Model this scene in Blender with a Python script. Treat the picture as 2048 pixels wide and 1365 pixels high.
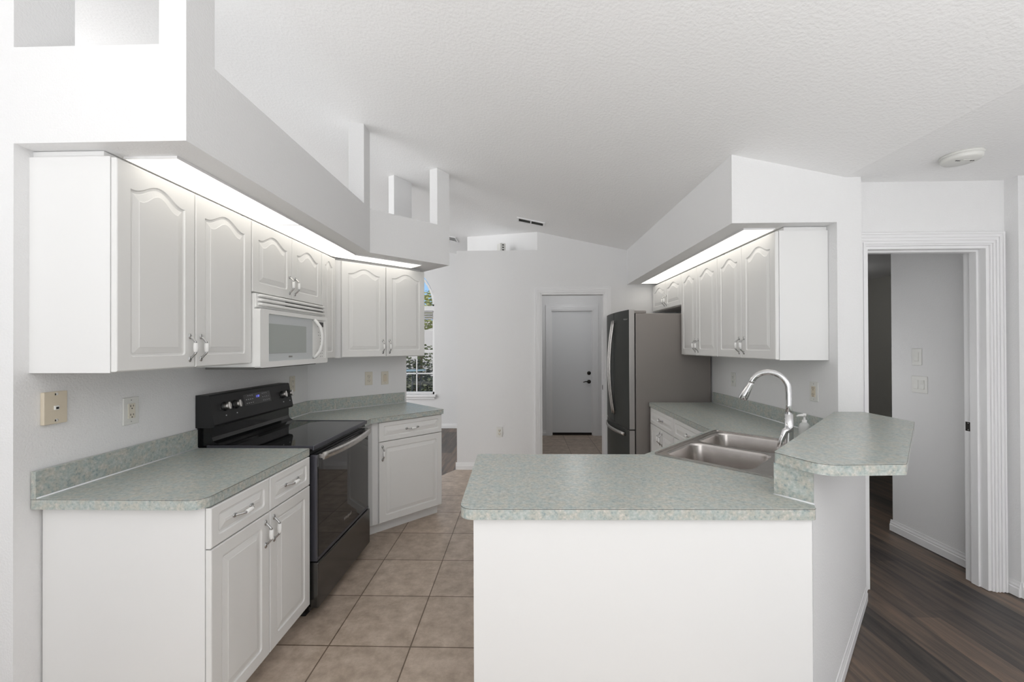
import bpy, bmesh, math, random
from mathutils import Matrix, Vector
PI = math.pi
random.seed(7)
for o in list(bpy.data.objects):
    bpy.data.objects.remove(o)
SC = bpy.context.scene
COL = SC.collection

# ------------------------------------------------------------------ camera
IMG_W, IMG_H = 2048, 1365
FPX, YAW, PITCH, ROLL, SHIFT_PX, CAM_Z = 819.5, .0251, .0042, .0034, 5.85, 1.4588
cam_d = bpy.data.cameras.new('camera')
cam = bpy.data.objects.new('camera', cam_d)
COL.objects.link(cam)
cam_d.sensor_width = 36.0
cam_d.sensor_fit = 'HORIZONTAL'
cam_d.lens = FPX / IMG_W * 36.0
cam_d.shift_y = SHIFT_PX / IMG_W
cam_d.clip_start = .02
cam_d.clip_end = 300
_R = Vector((math.cos(YAW), math.sin(YAW), 0))
_F0 = Vector((-math.sin(YAW), math.cos(YAW), 0))
_Z = Vector((0, 0, 1))
_F = math.cos(PITCH) * _F0 + math.sin(PITCH) * _Z
_U = -math.sin(PITCH) * _F0 + math.cos(PITCH) * _Z
_r = math.cos(ROLL) * _R - math.sin(ROLL) * _U
_u = math.sin(ROLL) * _R + math.cos(ROLL) * _U
_m = Matrix((_r, _u, -_F)).transposed().to_4x4()
_m.translation = (0, 0, CAM_Z)
cam.matrix_world = _m
SC.camera = cam

# ------------------------------------------------------------------ world, exposure
SC.view_settings.view_transform = 'Standard'
SC.view_settings.look = 'None'
SC.view_settings.gamma = 1
SC.view_settings.use_curve_mapping = False
SC.view_settings.exposure = 0.0
# sky: (direction, cosine where it starts, cosine where it is full, strength): glow lobes added to light the room, standing in for sunlit
# sky, deck and yard outside the open sides of the room, over an even base; blue sky to the front
SKY_BASE = 1.0
SKY_LOBES = [((0, -.92, -.38), .85, .96, 1.1),             # glow standing in for a sunlit deck behind the camera
             ((-1, 0, .05), .45, .9, .55),            # glow standing in for living-room windows at the left
             ((0, -.3, -.95), .55, .9, 2.6),          # glow from below added to brighten the ceiling
             ((-.7, -.7, .1), .8, .95, 1.55)]          # sky to the back left
world = bpy.data.worlds.new('sky')
SC.world = world
world.use_nodes = True
nt = world.node_tree
nt.nodes.clear()
_out = nt.nodes.new('ShaderNodeOutputWorld')
_bg = nt.nodes.new('ShaderNodeBackground')
_tc = nt.nodes.new('ShaderNodeTexCoord')
def _math(op, a, b):
    n = nt.nodes.new('ShaderNodeMath')
    n.operation = op
    for i, v in enumerate((a, b)):
        if isinstance(v, (int, float)):
            n.inputs[i].default_value = v
        else:
            nt.links.new(v, n.inputs[i])
    return n.outputs[0]
def _lobe(d, c0, c1):
    n = nt.nodes.new('ShaderNodeVectorMath')
    n.operation = 'DOT_PRODUCT'
    nt.links.new(_tc.outputs['Generated'], n.inputs[0])
    n.inputs[1].default_value = Vector(d).normalized()
    m = nt.nodes.new('ShaderNodeMapRange')
    m.interpolation_type = 'SMOOTHSTEP'
    m.inputs['From Min'].default_value = c0
    m.inputs['From Max'].default_value = c1
    nt.links.new(n.outputs['Value'], m.inputs['Value'])
    return m.outputs['Result']
_s = None
for d, c0, c1, k in SKY_LOBES:
    t = _math('MULTIPLY', _lobe(d, c0, c1), k)
    _s = t if _s is None else _math('ADD', _s, t)
_s = _math('ADD', _s, SKY_BASE)
_gr = nt.nodes.new('ShaderNodeCombineColor')
for i in range(3):
    nt.links.new(_s, _gr.inputs[i])
_mx = nt.nodes.new('ShaderNodeMix')
_mx.data_type = 'RGBA'
nt.links.new(_lobe((0, 1, 0), .55, .85), _mx.inputs['Factor'])
nt.links.new(_gr.outputs[0], _mx.inputs['A'])
_mx.inputs['B'].default_value = (.36, .62, .95, 1)
nt.links.new(_mx.outputs['Result'], _bg.inputs['Color'])
nt.links.new(_bg.outputs[0], _out.inputs[0])
PANEL_EMIT = 1.9
def lamp(name, kind, loc, power, size, rot=(0, 0, 0), col=(1, 1, 1)):
    d = bpy.data.lights.new(name, kind)
    d.energy = power
    d.color = col
    if kind == 'AREA':
        d.shape = 'DISK'
        d.size = size
    else:
        d.shadow_soft_size = size
    o = bpy.data.objects.new(name, d)
    COL.objects.link(o)
    o.location = loc
    o.rotation_euler = rot
    return o
LAMPS = [('ceiling_fill', 'AREA', (1.8, -.6, 1.5), 22, 1.0, (PI, 0, 0)),       # added upward fills behind the camera, brightening the ceiling
         ('ceiling_fill', 'AREA', (.2, -.7, 1.5), 10, 1.2, (PI, 0, 0)),
         ('high_left_fill', 'AREA', (-4.4, 2.6, 2.95), 15, 1.0, (0, -PI / 2, 0)),   # added fill from high on the left, brightening the right soffit
         ('laundry_fill', 'POINT', (.75, 5.8, 2.3), 4.8, .12),  # unseen fill added to brighten the laundry room
         ('bedroom_fill', 'POINT', (2.2, 3.6, 1.2), 6.4, .3),  # unseen fills added to lift the bedroom beyond the hall doorway
         ('bedroom_fill', 'POINT', (3.9, 5.6, 2.2), 3.1, .15)]
for a_ in LAMPS:
    lamp(*a_)

# ------------------------------------------------------------------ materials
def srgb(r, g, b):
    f = lambda c: ((c / 255) / 12.92 if c / 255 <= .04045 else ((c / 255 + .055) / 1.055) ** 2.4)
    return (f(r), f(g), f(b), 1)

def mat(name, col, rough=.5, metal=0., bump=None, noise=None, spec=None, aniso=0, coat=0):
    m = bpy.data.materials.new(name)
    m.use_nodes = True
    n = m.node_tree.nodes
    l = m.node_tree.links
    p = n['Principled BSDF']
    c = col if len(col) == 4 else (*col, 1)
    p.inputs['Base Color'].default_value = c
    p.inputs['Roughness'].default_value = rough
    p.inputs['Metallic'].default_value = metal
    if spec is not None:
        p.inputs['Specular IOR Level'].default_value = spec
    if coat:
        p.inputs['Coat Weight'].default_value = coat
        p.inputs['Coat Roughness'].default_value = .03
    tc = n.new('ShaderNodeTexCoord')
    if noise:                                   # (scale, second colour, contrast)
        nz = n.new('ShaderNodeTexNoise')
        nz.inputs['Scale'].default_value = noise[0]
        nz.inputs['Detail'].default_value = 4
        rp = n.new('ShaderNodeValToRGB')
        rp.color_ramp.elements[0].position = noise[2]
        rp.color_ramp.elements[1].position = 1 - noise[2]
        rp.color_ramp.elements[0].color = c
        rp.color_ramp.elements[1].color = noise[1] if len(noise[1]) == 4 else (*noise[1], 1)
        l.new(tc.outputs['Object'], nz.inputs['Vector'])
        l.new(nz.outputs['Fac'], rp.inputs['Fac'])
        l.new(rp.outputs['Color'], p.inputs['Base Color'])
    if bump:                                    # (scale, strength, distance)
        nz = n.new('ShaderNodeTexNoise')
        nz.inputs['Scale'].default_value = bump[0]
        nz.inputs['Detail'].default_value = 3
        bp = n.new('ShaderNodeBump')
        bp.inputs['Strength'].default_value = bump[1]
        bp.inputs['Distance'].default_value = bump[2]
        l.new(tc.outputs['Object'], nz.inputs['Vector'])
        l.new(nz.outputs['Fac'], bp.inputs['Height'])
        l.new(bp.outputs['Normal'], p.inputs['Normal'])
    return m

M = {}
M['wall'] = mat('wall_paint', (.80, .80, .802), .75, bump=(140, .42, .004))
M['ceil'] = mat('ceiling_knockdown', (.91, .91, .91), .85, bump=(70, .40, .006))
M['trim'] = mat('trim_paint', (.84, .84, .845), .35)
M['cab'] = mat('white_thermofoil', (.79, .788, .775), .38)
M['cabside'] = mat('white_laminate', (.81, .81, .805), .45)
M['black'] = mat('black_enamel', (.008, .008, .009), .12)
M['blackglass'] = mat('black_glass', (.006, .006, .007), .03, spec=.6)
M['blackmatte'] = mat('black_plastic', (.012, .012, .013), .45)
M['darkgrey'] = mat('dark_grey_metal', (.10, .10, .12), .3, .6)
M['darksteel'] = mat('dark_stainless', (.11, .107, .104), .2, .85)
M['steel'] = mat('brushed_stainless', (.62, .60, .58), .3, 1., noise=(60, (.5, .485, .47), .3))
M['sinksteel'] = mat('sink_stainless', (.60, .57, .55), .27, 1., noise=(25, (.5, .47, .45), .2))
M['chrome'] = mat('chrome', (.82, .82, .83), .06, 1.)
M['nickel'] = mat('handle_chrome', (.50, .50, .50), .14, 1.)
M['ceramic'] = mat('white_ceramic', (.86, .86, .85), .12)
M['fridgefront'] = mat('dark_fridge_steel', (.052, .055, .051), .38, 0., spec=.12)
M['fridgeside'] = mat('fridge_side_paint', (.27, .247, .233), .38, .25, bump=(300, .05, .001))
M['fridgeedge'] = mat('fridge_door_edge', (.40, .385, .375), .35, .5)
M['mwwhite'] = mat('microwave_white', (.87, .87, .855), .3)
M['mwglass'] = mat('microwave_glass', (.58, .61, .62), .12)
M['mwwin'] = mat('microwave_window', (.40, .43, .41), .08)
M['ivory'] = mat('ivory_plastic', (.66, .59, .47), .4)
M['almond'] = mat('almond_plastic', (.70, .66, .57), .4)
M['plate'] = mat('white_plate', (.74, .74, .71), .35)
M['hole'] = mat('socket_black', (.015, .013, .012), .6)
M['greymark'] = mat('grey_print', (.30, .30, .29), .5)
M['lightmark'] = mat('light_print', (.55, .56, .58), .4)
M['caulk'] = mat('white_caulk', (.82, .83, .85), .4)
M['seam'] = mat('dark_seam', (.10, .085, .075), .6)
M['door'] = mat('door_paint', (.76, .77, .78), .45)
M['bronze'] = mat('oiled_bronze', (.035, .03, .027), .35, .8)
M['grille'] = mat('grille_dark', (.16, .16, .15), .6)
M['ventback'] = mat('vent_duct', (.03, .03, .028), .7)
M['darkwall'] = mat('shade_darkened_wall_paint', (.55, .54, .50), .8)  # shade of the unlit bedroom put into its wall colour
M['bluelight'] = mat('clock_digits', (.02, .03, .3), .3)
M['stucco'] = mat('house_stucco', (.75, .73, .76), .8)
M['leaf'] = mat('leaf_green', (.05, .075, .03), .6, noise=(3, (.14, .18, .05), .3))
M['leafpale'] = mat('leaf_pale', (.30, .36, .12), .6, noise=(3, (.5, .5, .25), .3))
M['leafdark'] = mat('leaf_dark', (.018, .03, .022), .5, noise=(4, (.06, .08, .06), .3))
M['bark'] = mat('bark', (.12, .09, .07), .8)
M['grass'] = mat('ground_grass', (.22, .22, .18), .9, noise=(1.5, (.12, .15, .07), .3))
M['shade'] = mat('blind_fabric', (.5, .49, .5), .7)
M['patio'] = mat('patio_metal', (.06, .07, .075), .4, .3)
M['patioglass'] = mat('patio_glass_top', (.35, .5, .6), .1)

def emit_mat(name, col, s):
    m = bpy.data.materials.new(name)
    m.use_nodes = True
    p = m.node_tree.nodes['Principled BSDF']
    p.inputs['Base Color'].default_value = (.8, .8, .8, 1)
    p.inputs['Emission Color'].default_value = (*col, 1)
    p.inputs['Emission Strength'].default_value = s
    return m
M['panel'] = emit_mat('light_diffuser', (1, .95, .86), PANEL_EMIT)
M['digits'] = emit_mat('display_digits', (.03, .06, 1), .9)

def glass_mat():
    m = bpy.data.materials.new('window_glass')
    m.use_nodes = True
    n = m.node_tree.nodes
    l = m.node_tree.links
    n.clear()
    o = n.new('ShaderNodeOutputMaterial')
    mx = n.new('ShaderNodeMixShader')
    t = n.new('ShaderNodeBsdfTransparent')
    g = n.new('ShaderNodeBsdfGlossy')
    g.inputs['Roughness'].default_value = .02
    f = n.new('ShaderNodeFresnel')
    f.inputs['IOR'].default_value = 1.3
    l.new(f.outputs[0], mx.inputs[0])
    l.new(t.outputs[0], mx.inputs[1])
    l.new(g.outputs[0], mx.inputs[2])
    l.new(mx.outputs[0], o.inputs[0])
    return m
M['glass'] = glass_mat()

def soap_mat():
    m = mat('translucent_soap_bottle', (.85, .86, .85), .25)
    m.node_tree.nodes['Principled BSDF'].inputs['Transmission Weight'].default_value = .35
    return m
M['soap'] = soap_mat()

def counter_mat():
    m = bpy.data.materials.new('sage_laminate')
    m.use_nodes = True
    n = m.node_tree.nodes
    l = m.node_tree.links
    p = n['Principled BSDF']
    p.inputs['Roughness'].default_value = .30
    tc = n.new('ShaderNodeTexCoord')
    a = n.new('ShaderNodeTexNoise')
    a.inputs['Scale'].default_value = 88
    a.inputs['Detail'].default_value = 5
    a.inputs['Roughness'].default_value = .65
    b = n.new('ShaderNodeTexNoise')
    b.inputs['Scale'].default_value = 34
    b.inputs['Detail'].default_value = 4
    l.new(tc.outputs['Object'], a.inputs['Vector'])
    l.new(tc.outputs['Object'], b.inputs['Vector'])
    r1 = n.new('ShaderNodeValToRGB')
    e = r1.color_ramp.elements
    e[0].position, e[0].color = .33, (.265, .315, .32, 1)
    e[1].position, e[1].color = .68, (.585, .58, .55, 1)
    k = e.new(.43); k.color = (.395, .432, .40, 1)
    k = e.new(.56); k.color = (.47, .492, .45, 1)
    r2 = n.new('ShaderNodeValToRGB')
    e = r2.color_ramp.elements
    e[0].position, e[0].color = .40, (.93, .975, 1.01, 1)
    e[1].position, e[1].color = .62, (1.06, 1.0, .97, 1)
    mx = n.new('ShaderNodeMix')
    mx.data_type = 'RGBA'
    mx.blend_type = 'MULTIPLY'
    mx.inputs['Factor'].default_value = 1
    l.new(a.outputs['Fac'], r1.inputs['Fac'])
    l.new(b.outputs['Fac'], r2.inputs['Fac'])
    l.new(r1.outputs['Color'], mx.inputs['A'])
    l.new(r2.outputs['Color'], mx.inputs['B'])
    l.new(mx.outputs['Result'], p.inputs['Base Color'])
    return m
M['counter'] = counter_mat()

TILE, TILE_X0, TILE_Y0 = .4004, -.547, 1.978
def tile_mat():
    m = bpy.data.materials.new('ceramic_floor_tile')
    m.use_nodes = True
    n = m.node_tree.nodes
    l = m.node_tree.links
    p = n['Principled BSDF']
    tc = n.new('ShaderNodeTexCoord')
    mp = n.new('ShaderNodeMapping')
    mp.inputs['Location'].default_value = (-TILE_X0 + 20 * TILE, -TILE_Y0 + 20 * TILE, 0)
    br = n.new('ShaderNodeTexBrick')
    br.offset = 0
    br.squash = 1
    br.inputs['Scale'].default_value = 1
    br.inputs['Brick Width'].default_value = TILE
    br.inputs['Row Height'].default_value = TILE
    br.inputs['Mortar Size'].default_value = .0033
    br.inputs['Mortar Smooth'].default_value = .1
    br.inputs['Color1'].default_value = (.92, .92, .92, 1)
    br.inputs['Color2'].default_value = (1.08, 1.08, 1.08, 1)
    br.inputs['Mortar'].default_value = (.30, .26, .23, 1)
    a = n.new('ShaderNodeTexNoise')
    a.inputs['Scale'].default_value = 12
    a.inputs['Detail'].default_value = 9
    a.inputs['Roughness'].default_value = .68
    rp = n.new('ShaderNodeValToRGB')
    e = rp.color_ramp.elements
    e[0].position, e[0].color = .33, (.35, .278, .218, 1)
    e[1].position, e[1].color = .70, (.60, .50, .415, 1)
    k = e.new(.5); k.color = (.455, .368, .295, 1)
    mx = n.new('ShaderNodeMix')
    mx.data_type = 'RGBA'
    mx.blend_type = 'MULTIPLY'
    mx.inputs['Factor'].default_value = 1
    bp = n.new('ShaderNodeBump')
    bp.inputs['Strength'].default_value = .25
    bp.inputs['Distance'].default_value = .003
    l.new(tc.outputs['Object'], mp.inputs['Vector'])
    l.new(mp.outputs['Vector'], br.inputs['Vector'])
    l.new(tc.outputs['Object'], a.inputs['Vector'])
    l.new(a.outputs['Fac'], rp.inputs['Fac'])
    l.new(rp.outputs['Color'], mx.inputs['A'])
    l.new(br.outputs['Color'], mx.inputs['B'])
    l.new(mx.outputs['Result'], p.inputs['Base Color'])
    l.new(a.outputs['Fac'], bp.inputs['Height'])
    l.new(bp.outputs['Normal'], p.inputs['Normal'])
    p.inputs['Roughness'].default_value = .38
    return m
M['tile'] = tile_mat()

def wood_mat():
    m = bpy.data.materials.new('dark_plank_floor')
    m.use_nodes = True
    n = m.node_tree.nodes
    l = m.node_tree.links
    p = n['Principled BSDF']
    tc = n.new('ShaderNodeTexCoord')
    mp = n.new('ShaderNodeMapping')              # planks run along Y
    mp.inputs['Rotation'].default_value = (0, 0, PI / 2)
    mp.inputs['Location'].default_value = (30, 30, 0)
    br = n.new('ShaderNodeTexBrick')
    br.offset = 0
    br.inputs['Scale'].default_value = 1
    br.inputs['Brick Width'].default_value = 1.22
    br.inputs['Row Height'].default_value = .152
    br.inputs['Mortar Size'].default_value = .0009
    br.inputs['Color1'].default_value = (0, 0, 0, 1)
    br.inputs['Color2'].default_value = (1, 1, 1, 1)
    br.inputs['Mortar'].default_value = (.1, .1, .1, 1)
    st = n.new('ShaderNodeMapping')
    st.inputs['Scale'].default_value = (20, 1.5, 40)
    a = n.new('ShaderNodeTexNoise')
    a.inputs['Scale'].default_value = 1.3
    a.inputs['Detail'].default_value = 8
    a.inputs['Roughness'].default_value = .62
    a.inputs['Distortion'].default_value = .5
    ad = n.new('ShaderNodeMath')
    ad.operation = 'MULTIPLY_ADD'
    ad.inputs[1].default_value = .36
    rp = n.new('ShaderNodeValToRGB')
    e = rp.color_ramp.elements
    e[0].position, e[0].color = .40, (.022, .019, .018, 1)
    e[1].position, e[1].color = .95, (.195, .134, .095, 1)
    k = e.new(.58); k.color = (.058, .047, .041, 1)
    k = e.new(.74); k.color = (.108, .080, .063, 1)
    l.new(tc.outputs['Object'], mp.inputs['Vector'])
    sp = n.new('ShaderNodeSeparateXYZ')
    l.new(mp.outputs['Vector'], sp.inputs[0])
    rw = n.new('ShaderNodeMath'); rw.operation = 'DIVIDE'; rw.inputs[1].default_value = .152
    fl = n.new('ShaderNodeMath'); fl.operation = 'FLOOR'
    wn_ = n.new('ShaderNodeTexWhiteNoise'); wn_.noise_dimensions = '1D'
    sh_ = n.new('ShaderNodeMath'); sh_.operation = 'MULTIPLY_ADD'; sh_.inputs[1].default_value = 1.22
    cb = n.new('ShaderNodeCombineXYZ')
    l.new(sp.outputs['Y'], rw.inputs[0]); l.new(rw.outputs[0], fl.inputs[0]); l.new(fl.outputs[0], wn_.inputs['W'])
    l.new(wn_.outputs['Value'], sh_.inputs[0]); l.new(sp.outputs['X'], sh_.inputs[2])
    l.new(sh_.outputs[0], cb.inputs['X']); l.new(sp.outputs['Y'], cb.inputs['Y'])
    l.new(cb.outputs[0], br.inputs['Vector'])
    of_ = n.new('ShaderNodeVectorMath'); of_.operation = 'ADD'      # each plank its own grain
    l.new(tc.outputs['Object'], of_.inputs[0])
    gs = n.new('ShaderNodeCombineXYZ'); l.new(wn_.outputs['Value'], gs.inputs['Z']); l.new(gs.outputs[0], of_.inputs[1])
    l.new(of_.outputs[0], st.inputs['Vector'])
    l.new(st.outputs['Vector'], a.inputs['Vector'])
    l.new(br.outputs['Color'], ad.inputs[0])
    l.new(a.outputs['Fac'], ad.inputs[2])
    l.new(ad.outputs[0], rp.inputs['Fac'])
    l.new(rp.outputs['Color'], p.inputs['Base Color'])
    p.inputs['Roughness'].default_value = .42
    return m
M['wood'] = wood_mat()

# ------------------------------------------------------------------ mesh helpers
ID = Matrix.Identity(4)
def T(x, y, z): return Matrix.Translation((x, y, z))
def RZ(a): return Matrix.Rotation(a, 4, 'Z')
def RX(a): return Matrix.Rotation(a, 4, 'X')
def RY(a): return Matrix.Rotation(a, 4, 'Y')

def B(): return bmesh.new()

def box(bm, x0, x1, y0, y1, z0, z1, bev=0., mi=0, mx=ID, seg=2):
    t = bmesh.new()
    bmesh.ops.create_cube(t, size=1)
    for v in t.verts:
        v.co = Vector(((x0 + x1) / 2 + v.co.x * (x1 - x0), (y0 + y1) / 2 + v.co.y * (y1 - y0), (z0 + z1) / 2 + v.co.z * (z1 - z0)))
    if bev > 0:
        bmesh.ops.bevel(t, geom=t.edges[:], offset=bev, segments=seg, affect='EDGES', profile=.5)
    join(bm, t, mi, mx)

def join(bm, t, mi=0, mx=ID, smooth=None):
    vm = {}
    for v in t.verts:
        vm[v] = bm.verts.new(mx @ v.co)
    for f in t.faces:
        try:
            g = bm.faces.new([vm[v] for v in f.verts])
            g.material_index = mi if mi >= 0 else f.material_index
            g.smooth = f.smooth if smooth is None else smooth
        except ValueError:
            pass
    t.free()

def loops_fill(bm, loops, z):
    """triangulated flat face from one outer loop and holes, returns list of vert loops"""
    t = bmesh.new()
    vl, edges = [], []
    for lp in loops:
        vs = [t.verts.new((x, y, z)) for x, y in lp]
        vl.append(vs)
        for i in range(len(vs)):
            edges.append(t.edges.new((vs[i], vs[(i + 1) % len(vs)])))
    bmesh.ops.triangle_fill(t, use_beauty=True, use_dissolve=False, edges=edges)
    t.verts.index_update()
    return t, vl

def prism(bm, loops, z0, z1, mi=0, mx=ID, top=None):
    """extrude polygon (loops[0]) with holes between z0 and z1; top(x,y) may give a sloped top"""
    if loops and not isinstance(loops[0][0], (tuple, list)):
        loops = [loops]
    dst, bm = bm, bmesh.new()
    for z, flip in ((z0, True), (z1, False)):
        t, _ = loops_fill(None, loops, 0)
        for f in t.faces:
            up = f.normal.z
            f.normal_update()
            up = f.normal.z
            if (up > 0) == flip:
                f.normal_flip()
        for v in t.verts:
            v.co.z = z if (flip or top is None) else top(v.co.x, v.co.y)
        join(bm, t, mi, mx)
    for k, lp in enumerate(loops):
        area = sum(lp[i][0] * lp[(i + 1) % len(lp)][1] - lp[(i + 1) % len(lp)][0] * lp[i][1] for i in range(len(lp)))
        pts = lp if (area > 0) == (k == 0) else lp[::-1]
        for i in range(len(pts)):
            a, b = pts[i], pts[(i + 1) % len(pts)]
            za = z1 if top is None else top(*a)
            zb = z1 if top is None else top(*b)
            vs = [bm.verts.new(mx @ Vector(c)) for c in ((*a, z0), (*b, z0), (*b, zb), (*a, za))]
            f = bm.faces.new(vs)
            f.material_index = mi
    bmesh.ops.remove_doubles(bm, verts=bm.verts[:], dist=1e-6)
    bmesh.ops.recalc_face_normals(bm, faces=bm.faces[:])
    join(dst, bm, -1)

def tube(bm, pts, rad, n=12, mi=0, mx=ID, cap=True, flat=(1, 1)):
    pts = [Vector(p) for p in pts]
    rr = rad if isinstance(rad, (list, tuple)) else [rad] * len(pts)
    rings = []
    ref = None
    for i, p in enumerate(pts):
        d = (pts[min(i + 1, len(pts) - 1)] - pts[max(i - 1, 0)]).normalized()
        if ref is None:
            ref = Vector((0, 0, 1)) if abs(d.z) < .9 else Vector((1, 0, 0))
        a = (ref - d * ref.dot(d)).normalized()
        ref = a
        b = d.cross(a)
        rings.append([bm.verts.new(mx @ (p + rr[i] * (math.cos(2 * PI * k / n) * a * flat[0] + math.sin(2 * PI * k / n) * b * flat[1]))) for k in range(n)])
    for i in range(len(rings) - 1):
        for k in range(n):
            f = bm.faces.new((rings[i][k], rings[i][(k + 1) % n], rings[i + 1][(k + 1) % n], rings[i + 1][k]))
            f.smooth = True
            f.material_index = mi
    if cap:
        f = bm.faces.new(rings[0][::-1]); f.material_index = mi
        f = bm.faces.new(rings[-1]); f.material_index = mi

def lathe(bm, prof, n=24, mi=0, mx=ID):
    rings = []
    for r, z in prof:
        if r < 1e-6:
            rings.append([bm.verts.new(mx @ Vector((0, 0, z)))])
        else:
            rings.append([bm.verts.new(mx @ Vector((r * math.cos(2 * PI * k / n), r * math.sin(2 * PI * k / n), z))) for k in range(n)])
    for i in range(len(rings) - 1):
        a, b = rings[i], rings[i + 1]
        for k in range(n):
            j = (k + 1) % n
            if len(a) == 1 and len(b) == 1:
                continue
            if len(a) == 1:
                f = bm.faces.new((a[0], b[k], b[j]))
            elif len(b) == 1:
                f = bm.faces.new((a[k], a[j], b[0]))
            else:
                f = bm.faces.new((a[k], a[j], b[j], b[k]))
            f.smooth = True
            f.material_index = mi

def rrect(x0, x1, y0, y1, r, n=6):
    out = []
    for cx, cy, a0 in ((x1 - r, y0 + r, -PI / 2), (x1 - r, y1 - r, 0), (x0 + r, y1 - r, PI / 2), (x0 + r, y0 + r, PI)):
        for i in range(n + 1):
            a = a0 + i * PI / 2 / n
            out.append((cx + r * math.cos(a), cy + r * math.sin(a)))
    return out

def round_poly(poly, rads, n=6):
    out = []
    N = len(poly)
    for i in range(N):
        p = Vector(poly[i]); r = rads[i]
        if r <= 0:
            out.append(tuple(p)); continue
        a = (Vector(poly[i - 1]) - p).normalized()
        b = (Vector(poly[(i + 1) % N]) - p).normalized()
        half = a.angle(b) / 2
        d = r / math.tan(half)
        c = p + (a + b).normalized() * (r / math.sin(half))
        s = p + a * d - c
        e = p + b * d - c
        ang0 = math.atan2(s.y, s.x)
        da = math.atan2(e.y, e.x) - ang0
        while da > PI: da -= 2 * PI
        while da < -PI: da += 2 * PI
        for k in range(n + 1):
            t = ang0 + da * k / n
            out.append((c.x + r * math.cos(t), c.y + r * math.sin(t)))
    return out

def obj(name, bm, mats, parent=None, loc=None, rot=0, smooth=False, recalc=True):
    me = bpy.data.meshes.new(name)
    if recalc:
        bmesh.ops.recalc_face_normals(bm, faces=bm.faces[:])
    bm.to_mesh(me)
    bm.free()
    if not isinstance(mats, (list, tuple)):
        mats = [mats]
    for m in mats:
        me.materials.append(M[m] if isinstance(m, str) else m)
    if smooth:
        for p in me.polygons:
            p.use_smooth = True
    o = bpy.data.objects.new(name, me)
    COL.objects.link(o)
    if parent:
        o.parent = parent
    if loc:
        o.location = loc
        o.rotation_euler.z = rot
    return o

def tag(o, label, cat, group=None):
    o['label'] = label
    o['category'] = cat
    if group:
        o['group'] = group
    return o

def thing(name, label, cat, loc=(0, 0, 0), rot=0, group=None):
    o = bpy.data.objects.new(name, None)
    COL.objects.link(o)
    o.location = loc
    o.rotation_euler.z = rot
    o.empty_display_size = .1
    return tag(o, label, cat, group)

def struct(name, bm, mats, parent=None, **k):
    o = obj(name, bm, mats, parent, **k)
    if parent is None:
        o['kind'] = 'structure'
    return o

def text_bm(s, size, mx, depth=.0006):
    cu = bpy.data.curves.new('t', 'FONT')
    cu.body = s
    cu.size = size
    cu.align_x = 'CENTER'
    cu.extrude = depth
    cu.shear = .25
    o = bpy.data.objects.new('t', cu)
    COL.objects.link(o)
    dg = bpy.context.evaluated_depsgraph_get()
    dg.update()
    me = bpy.data.meshes.new_from_object(o.evaluated_get(dg))
    bm = B()
    bm.from_mesh(me)
    bm.transform(mx)
    bpy.data.objects.remove(o)
    bpy.data.meshes.remove(me)
    bpy.data.curves.remove(cu)
    return bm

L90, R90, D45 = PI / 2, -PI / 2, PI / 4
XL = -1.767                    # kitchen left wall
XR = 1.826                     # kitchen right wall
YB = 4.822                     # back wall
def ceil_z(x): return 2.43 + .217 * (1.874 - x) if x < 1.874 else 2.43
def ctop(x, y): return ceil_z(x) + .02

# ------------------------------------------------------------------ structure: floors, ceiling
bm = B()
prism(bm, [(-5.2, -.7), (5.32, -.7), (5.32, 7.4), (-5.2, 7.4)], -.12, -.003)
struct('floor_wood', bm, 'wood')
bm = B()
prism(bm, [(-1.80, -.2), (.93, -.2), (.93, 1.43), (1.90, 2.40), (1.90, 7.2), (.05, 7.2), (.05, 4.9), (-.78, 4.832), (-1.45, 3.63), (-1.80, 3.3)], -.003, 0)
struct('floor_tile', bm, 'tile')
bm = B()
c = [(-9, ceil_z(-9)), (1.874, 2.43), (6.2, 2.43), (6.2, 2.6), (1.874, 2.6), (-9, ceil_z(-9) + .17)]
Y0, Y1 = -2.2, 8.2
va = [bm.verts.new((x, Y0, z)) for x, z in c]
vb = [bm.verts.new((x, Y1, z)) for x, z in c]
for i in range(6):
    bm.faces.new((va[i], va[(i + 1) % 6], vb[(i + 1) % 6], vb[i]))
for vs in (va, vb):
    bm.faces.new((vs[0], vs[1], vs[4], vs[5]))
    bm.faces.new((vs[1], vs[2], vs[3], vs[4]))
struct('ceiling', bm, 'ceil')

# left wall with its end post, soffit and ledge posts
WEND = (-1.13, 3.965)          # end of the angled kitchen wall
def off(p, d): return (p[0] + d * .70711, p[1] - d * .70711)     # shift towards the kitchen
bm = B()
KC = (XL, XL + 5.095)
t_ = .115
prism(bm, [(XL, 1.379), (XL, KC[1]), WEND, off(WEND, -t_), (XL - t_, KC[1] + .048), (XL - t_ - .06, 1.379)], 0, 2.169)
struct('wall_left', bm, 'wall')
SE = (-.64, 3.597)             # free corner of the soffit
SC0 = (-1.154, 3.083)
bm = B()
soff_poly = [(XL - .175, 1.379), (-1.154, 1.379), SC0, SE, off(SE, -.75), (XL - .175, 3.37)]
prism(bm, soff_poly, 2.169, 2.505)
struct('wall_soffit_left', bm, 'wall')
def post(name, poly):
    b = B()
    prism(b, poly, 2.505, 2.6, top=ctop)
    struct(name, b, 'wall')
post('wall_post_1', [(-1.25, 1.379), (-1.154, 1.379), (-1.154, 1.51), (-1.25, 1.51)])
post('wall_post_2', [(-1.268, 2.965), (-1.154, 2.965), (-1.154, 3.083), (-1.268, 3.083)])
_e = Vector((.70711, .70711)); _n = Vector((-.70711, .70711))
S_ = Vector(SE)
post('wall_post_3', [tuple(S_), tuple(S_ + _n * .118), tuple(S_ + _n * .118 - _e * .125), tuple(S_ - _e * .125)])
Q_ = Vector((-1.225, 3.895))
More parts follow.
